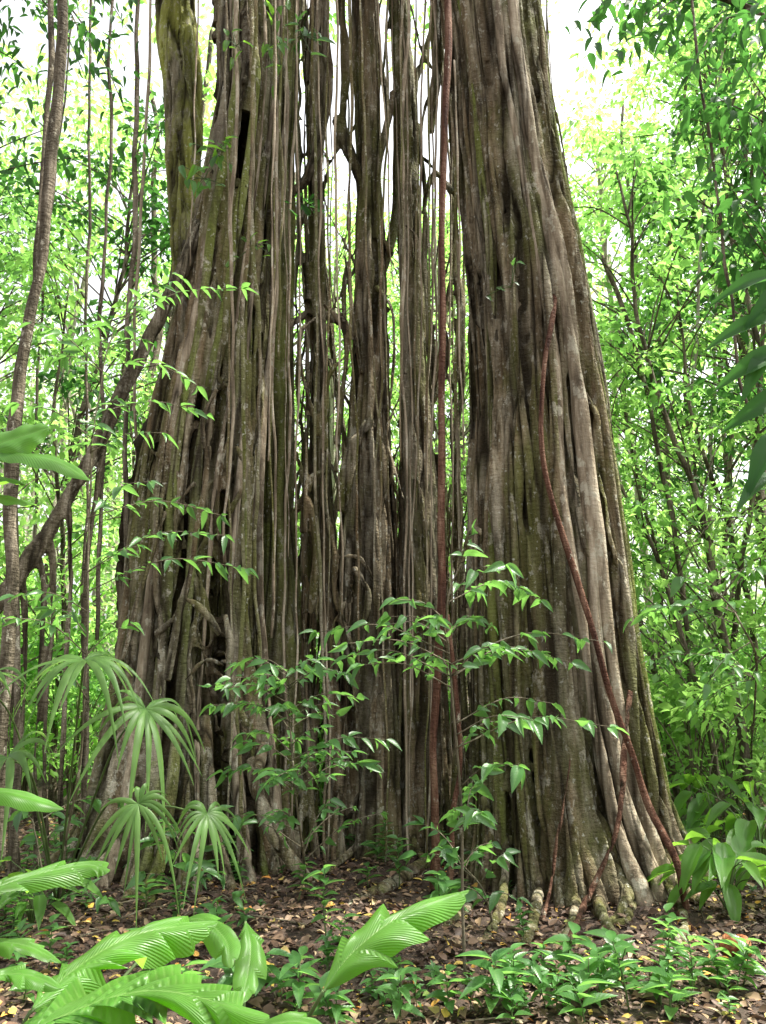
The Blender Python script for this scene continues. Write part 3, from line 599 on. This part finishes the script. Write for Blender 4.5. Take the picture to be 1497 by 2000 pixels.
def overhang(seed, base, pts, tips, Lf, label, mat=LF_DK, wr=.4, tm=T_M):
    rr=np.random.RandomState(seed); c=[np.array(base)]+[P(*p) for p in pts]; e=empty('rainforest_tree',base,label,'tree'); ms=MB(); mf=MB()
    sp=curve(c,50,.03,seed); tube(ms,sp,np.linspace(.09,.02,50),8)
    for t in tips:
        p=P(*t); i=int(np.argmin(np.linalg.norm(sp-p,axis=1))); i=max(0,i-4); s=sp[i]
        br=curve([s,(s+p)/2+[0,0,.1],p-[0,0,.15]],16,.02,seed); tube(ms,br,np.linspace(.014,.003,16),6)
        n=40; k=rr.randint(4,16,n); b=br[k]+rr.normal(0,.14,(n,3)); d=rr.normal(0,.6,(n,3))-[0,0,.6]
        l=Lf*rr.uniform(.6,1.3,n); leaves(mf,tm,b,d,rr.normal(0,.4,(n,3))+[0,-.5,.8],l,l*wr)
    obj('trunk',ms.mesh('trunk',[TRK],origin=base),e); obj('crown',mf.mesh('crown',[mat],origin=base),e)
overhang(1,(5.2,6.6,0),[(1700,1000,6.4),(1600,300,6.2),(1500,50,6),(1250,-60,6)],[(u,v,R.uniform(5.0,6.4)) for u,v in [(1300,30),(1350,80),(1400,40),(1450,100),(1480,180),(1400,160),(1340,200),(1440,240),(1480,300),(1370,290),(1420,340),(1480,420),(1390,400),(1330,130),(1440,400),(1460,20),(1400,220),(1490,60),(1450,330),(1340,370),(1240,40),(1190,70),(1140,20),(1470,480),(1410,470)]],.17,'tree with dark glossy leaves hanging over the clearing')
overhang(2,(-5.2,7.6,0),[(-250,1000,7.4),(-150,300,7.2),(0,0,7),(200,-80,7)],[(u,v,R.uniform(6.5,7.6)) for u,v in [(20,40),(60,120),(180,160),(120,220),(200,280),(20,180),(250,40),(270,240),(110,20),(180,90)]],.15,'tree with dark leaves shading the fig',mat=LF_DK)

def frond(mb, hub, up, fwd, R0, nseg=15, spread=2.6, seed=0):
    rr=np.random.RandomState(seed); up=nrmz(up); fwd=nrmz(fwd-np.dot(fwd,up)*up); sd=np.cross(up,fwd)
    for k in range(nseg):
        a=(k/(nseg-1)-.5)*2*spread+rr.normal(0,.08); d=fwd*math.cos(a)+sd*math.sin(a); l=R0*rr.uniform(.6,1.12)*(1-.12*abs(a)/spread)
        ns=14; s=np.linspace(0,1,ns+1); w=R0*.045*np.minimum(1,s*4.5+.1)*np.clip((1-s)*1.9,.04,1)**.8*rr.uniform(.7,1.25)
        dr=rr.uniform(.5,1.15); tw=rr.normal(0,.12)
        cen=hub+d*(l*s)[:,None]+up*(l*.10*np.sin(s*2))[:,None]+np.cross(up,d)*(l*tw*s**2)[:,None]; cen[:,2]-=l*dr*s**rr.uniform(1.8,3)
        tan=nrmz(np.gradient(cen,axis=0)); sv=nrmz(np.cross(np.tile(up+rr.normal(0,.2,3),(ns+1,1)),tan)); nv=np.cross(tan,sv)
        v=np.stack([cen-sv*w[:,None],cen+nv*(w*.45)[:,None],cen+sv*w[:,None]],1).reshape(-1,3)
        i=np.arange(ns)[:,None]*3; j=np.arange(2)[None]; q=np.stack([i+j,i+3+j,i+3+j+1,i+j+1],-1).reshape(-1,4)
        uv=np.stack([np.repeat(s,3),np.tile([0,.5,1],ns+1)],-1); mb.add(v,q,uv)
def fan_palm(base, fr, label, seed):
    e=empty('fan_palm',base,label,'palm',None)
    for k,(u,v,D,r,up) in enumerate(fr):
        h=P(u,v,D); mb=MB(); up=np.array(up,float); fw=nrmz((h-base)*[1,1,0]+[0,-.3,.0])
        st=MB(); tube(st,curve([base,(base*.4+h*.6)+[0,0,.25],h],24),np.linspace(.010,.005,24),6)
        f=obj('frond',None,e)
        frond(mb,h,up,fw,r,seed=seed+k)
        o=obj('leaf_blade',mb.mesh('leaf_blade',[LF_PALM],origin=base),None)
        o2=obj('petiole',st.mesh('petiole',[STEM],origin=base),None)
        o.parent=f; o2.parent=f
fan_palm(G(110,1790),[(165,1290,4.7,.52,(.0,-.35,1)),(285,1385,4.9,.5,(.5,-.6,.7)),(270,1570,4.5,.33,(.2,-.9,.35)),(405,1590,4.7,.34,(.6,-.6,.6)),(15,1480,4.6,.44,(-.5,-.5,.8)),(-30,1330,5,.46,(-.5,-.2,.9))],'fan palm with drooping finger-like pleated fronds',10)

def torn(mb, spine, W, nl=9, tear=.3, seed=0, droop=.35, upv=(0,-.35,1), sweep=.35, prof=prof_ov):
    rr=np.random.RandomState(seed); ns=170; sp=curve(spine,ns+1); s=np.linspace(0,1,ns+1)
    tan=nrmz(np.gradient(sp,axis=0)); sd=nrmz(np.cross(tan,np.array(upv,float))); up=np.cross(sd,tan)
    w=W*prof(s)*.5; na=13; t=np.linspace(-1,1,na); V_=np.zeros((ns+1,na,3))
    for side in (-1,1):
        ed=np.sort(rr.uniform(.02,.98,nl-1)); ed=np.concatenate([[0],ed*.6+np.linspace(.1,.9,nl-1)*.4,[1.001]])
        li=np.searchsorted(ed,s,side='right')-1; li=np.clip(li,0,nl-1); ph=(s-ed[li])/(ed[li+1]-ed[li])
        amt=rr.uniform(.35,1,nl)[li]*tear; eg=1-amt*(1-ph)**1.1; dr=rr.uniform(.3,2.0,nl)[li]
        for j,tj in enumerate(t):
            if tj*side<0 or (tj==0 and side<0): continue
            a=abs(tj); p=sp+sd*(side*a*w*eg)[:,None]+tan*(a*w*sweep*1.4)[:,None]
            V_[:,j]=p-up*(droop*w*a**2*dr-.12*w*np.sin(a*3.1)+.07*w*a*np.sin(s*23+side))[:,None]
    i=np.arange(ns)[:,None]*na; j=np.arange(na-1)[None]; q=np.stack([i+j,i+na+j,i+na+j+1,i+j+1],-1).reshape(-1,4)
    uv=np.stack(np.meshgrid(s,t*.5+.5,indexing='ij'),-1).reshape(-1,2)
    mb.add(V_.reshape(-1,3),q,uv); tube(mb,sp-up*.004,np.linspace(.005,.0015,ns+1),6,mat=1)
def broad(base, lv, label, name='broad_leaf_plant', mat=LF_BIG):
    e=empty(name,base,label,'plant')
    for k,(sp,W,kw) in enumerate(lv):
        mb=MB(); c=[P(*p) for p in sp]; torn(mb,c,W,seed=k+int(abs(base[0])*100),**kw)
        tube(mb,curve([base,(base*.5+c[0]*.5)+[0,.0,.1],c[0]],20),np.linspace(.011,.005,20),6,mat=1)
        obj('leaf',mb.mesh('leaf',[mat,STEM],origin=base),e)
def gb(x,y): return np.array([x,y,gh(x,y)])
broad(gb(-1.25,2.3),[([(60,1975,2.2),(150,1890,2.35),(270,1825,2.5),(425,1800,2.6)],.22,dict(nl=7,tear=.65,sweep=.6,droop=.5,upv=(-.1,-.5,1))),
      ([(-40,2080,2.0),(110,1990,2.1),(300,1935,2.15),(525,1985,2.1)],.23,dict(nl=12,tear=.9,sweep=.9,upv=(0,-.5,1))),
      ([(-60,1760,2.3),(30,1720,2.4),(160,1690,2.5),(215,1700,2.5)],.11,dict(nl=6,tear=.6,sweep=.6)),
      ([(330,1810,2.9),(390,1795,2.8),(440,1835,2.7),(450,1890,2.6)],.12,dict(nl=4,tear=.5)),
      ([(-60,1850,2.4),(0,1840,2.4),(60,1850,2.4),(120,1880,2.4)],.08,dict(nl=5,tear=.6)),
      ([(-60,1930,2.1),(0,1905,2.2),(60,1905,2.2),(120,1930,2.2)],.09,dict(nl=5,tear=.5))],'large glossy leaves with torn lobed edges')
broad(gb(-.45,2.75),[([(632,1935,2.5),(690,1860,2.55),(790,1785,2.65),(915,1738,2.85)],.21,dict(nl=4,tear=.65,droop=.6,sweep=.6,upv=(-.1,-.45,1))),
      ([(480,1800,3.1),(490,1845,3.0),(485,1900,2.9),(470,1960,2.8)],.13,dict(nl=4,tear=.5)),
      ([(420,2060,2.4),(500,2010,2.4),(580,1995,2.4),(640,2010,2.4)],.10,dict(nl=5,tear=.5))],'upright broad leaf plant with one notched leaf')
broad(gb(-1.5,2.0),[([(-80,900,1.9),(-10,870,1.9),(50,850,1.9),(95,835,1.9)],.12,dict(nl=1,tear=0,droop=.2,upv=(.2,-1,.7))),
      ([(-60,880,1.9),(30,885,1.9),(110,900,1.85),(175,938,1.8)],.09,dict(nl=1,tear=0,droop=.3)),
      ([(-80,960,1.9),(-20,965,1.9),(30,975,1.9),(70,985,1.9)],.08,dict(nl=1,tear=0)),
      ([(-80,940,1.9),(-30,935,1.9),(10,935,1.9),(50,945,1.9)],.08,dict(nl=1,tear=0)),
      ([(-80,1560,2.2),(0,1545,2.2),(70,1560,2.2),(125,1580,2.2)],.07,dict(nl=1,tear=0))],'bright green smooth leaves on a slender stem')
base=gb(1.75,1.9); e=empty('broad_leaf_plant',base,'dark pointed leaves on an arching stem','plant')
for k,(a_,b_,W) in enumerate([((1520,545),(1418,592),.055),((1510,630),(1410,680),.06),((1530,690),(1435,760),.065),((1530,770),(1455,850),.06),((1525,850),(1475,960),.065),((1540,560),(1478,640),.05),((1500,690),(1470,780),.05),((1510,930),(1460,1000),.055)]):
    mb=MB(); A=P(*a_,1.95); B=P(*b_,1.88); l=np.linalg.norm(B-A); rr=np.random.RandomState(k+40)
    leaves(mb,T_L,[A],[B-A+[0,0,.06]],[np.array([-.2+rr.normal(0,.3),-1,.5+rr.normal(0,.4)])],l,W)
    tube(mb,curve([base,np.array([1.5,1.95,1.2]),A],20,.0,k),np.linspace(.008,.003,20),6,mat=1)
    obj('leaf',mb.mesh('leaf',[LF_DK,STEM],origin=base),e)

def stalked(base, n, H, L, label, seed, mat=LF_BIG, wr=.34):
    rr=np.random.RandomState(seed); mb=MB(); P_=[];D_=[];N_=[]
    for k in range(n):
        a=rr.rand()*6.28; h=H*rr.uniform(.35,1); r_=H*rr.uniform(.15,.75); p=base+np.array([math.cos(a)*r_,math.sin(a)*r_,h])
        tube(mb,curve([base,base+(p-base)*[.35,.35,.75],p],12),np.linspace(.006,.003,12),6,mat=1)
        P_.append(p); D_.append([math.cos(a),math.sin(a),rr.uniform(-.8,.1)]); N_.append([-.3*math.cos(a)+rr.normal(0,.2),-.3*math.sin(a)-.2,1])
    l=L*rr.uniform(.6,1.2,n); leaves(mb,T_L,P_,D_,N_,l,l*wr)
    o=obj('stalked_leaf_plant',mb.mesh('stalked_leaf_plant',[mat,STEM],origin=base),None,base); tag(o,label,'plant')
stalked(G(1425,1790),28,.5,.36,'clump of broad pale leaves in a sunny patch',1,wr=.36)
stalked(G(1400,1670),28,.75,.38,'clump of broad drooping leaves beside the trunk',2,wr=.38)
stalked(G(1490,1720),26,.8,.40,'tall clump of broad sunlit leaves on stalks',3,wr=.38)
stalked(G(1330,1660),12,.45,.28,'low clump of broad light green leaves',5)
stalked(G(60,1830),14,.4,.26,'low tuft of oval green leaves',4)
mb=MB(); b=G(1440,1860); nu,nv=20,12
th=np.linspace(0,2*np.pi,nu,endpoint=False); ph=np.linspace(.08,np.pi-.08,nv)
TH,PH=np.meshgrid(th,ph); rr_=.075*(1+.18*np.sin(3*TH+1)*np.sin(PH*2)+.12*np.sin(5*TH+PH*4))
v=np.stack([rr_*np.cos(TH)*np.sin(PH)*1.3,rr_*np.sin(TH)*np.sin(PH),rr_*np.cos(PH)*.85+.05],-1).reshape(-1,3)
i=np.arange(nv-1)[:,None]*nu; j=np.arange(nu)[None]; j2=(j+1)%nu
mb.add(v,np.stack([i+j,i+nu+j,i+nu+j2,i+j2],-1).reshape(-1,4))
OR=bark_mat('rotten_wood',(.12,.045,.02),(.28,.11,.045),(.42,.22,.11),.0,.2,bump=.8,rich=False)
o=obj('rotten_wood_lump',mb.mesh('rotten_wood_lump',[OR]),None,b); tag(o,'orange-brown lump of rotting wood on the litter','wood')

SD=[]
for k in range(6):
    rr=np.random.RandomState(200+k); mb=MB(); H=[.12,.2,.3,.16,.36,.24][k]; n=[7,9,12,8,15,11][k]; L0=[.10,.12,.13,.14,.12,.16][k]
    tube(mb,curve([np.array([0,0,-.02]),np.array([.01,0,H*.5]),np.array([.0,.02,H])],8),np.linspace(.005,.003,8),6,mat=1)
    z=np.linspace(H*.3,H,n); a=np.arange(n)*2.4+rr.rand(n)*.5; d=np.stack([np.cos(a),np.sin(a),rr.uniform(-.1,.6,n)],-1)
    leaves(mb,T_M,np.stack([z*0,z*0,z],-1),d,np.array([0,0,1.])+rr.normal(0,.2,(n,3)),L0*rr.uniform(.7,1.2,n),L0*.42)
    SD.append(mb.mesh('seedling',[LF_SH,STEM]))
pts=[(670,1650),(840,1660),(920,1690),(560,1650),(780,1740),(690,1680),(880,1650),(1000,1740),(860,1700),(960,1720),(1180,1950),(960,1930),(1000,1910),(1060,1900),(920,1960),(1240,1930),(1290,1940),(1400,1920),(1100,1960),(640,1660),(610,1640),(720,1740),(750,1700)]
L_=[G(*p) for p in pts]
for k in range(44): L_.append(G(R.uniform(560,1497),R.uniform(1880,1995)))
while len(L_)<262:
    y=4.2+6.4*R.rand()**1.2; x=(R.rand()-.5)*2*(1.2+y*.5)
    if 1.0<x<3.2 and 4.9<y<6.4: continue
    if R.rand()<.35+.65*(x<-1)+.3*(x>1.5) : L_.append(gb(x,y))
for k,p in enumerate(L_):
    o=obj('seedling',SD[k%6],None,p); s=R.uniform(.4,1.2); o.scale=(s,s,s); o.rotation_euler=(R.normal(0,.15),R.normal(0,.15),R.rand()*6.28)
    tag(o,'small seedling with glossy leaves growing through leaf litter','seedling','seedlings on the forest floor')

def epi(u,v,D,n,L,seed,mat=LF_BIG,label='bright green epiphyte growing on the fig'):
    rr=np.random.RandomState(seed); b=P(u,v,D); mb=MB(); d=rr.normal(0,1,(n,3)); d[:,1]=-abs(d[:,1])*.5; d[:,2]-=.2
    off=rr.normal(0,.1,(n,3))
    for q in off: tube(mb,curve([b,b+q*.5+[0,0,.02],b+q],5),.004,6,mat=1)
    leaves(mb,T_L,b+off,d,rr.normal(0,.3,(n,3))+[0,-.7,.7],L*rr.uniform(.6,1.2,n),L*.42)
    o=obj('epiphyte',mb.mesh('epiphyte',[mat,STEM],origin=b),None,b); tag(o,label,'plant','epiphytes on the fig')
epi(462,90,7.0,8,.15,1); epi(540,100,7.0,10,.17,2); epi(420,300,7.0,14,.17,3); epi(400,350,7.0,10,.17,4,LF_SH); epi(590,70,7.4,14,.22,5,LF_SH); epi(600,400,7.8,12,.2,6,LF_DK); epi(1000,560,6.5,5,.1,7,LF_SH); epi(500,480,7.0,10,.1,8); epi(540,20,7.2,8,.17,9)
print('trees',len(TREES))
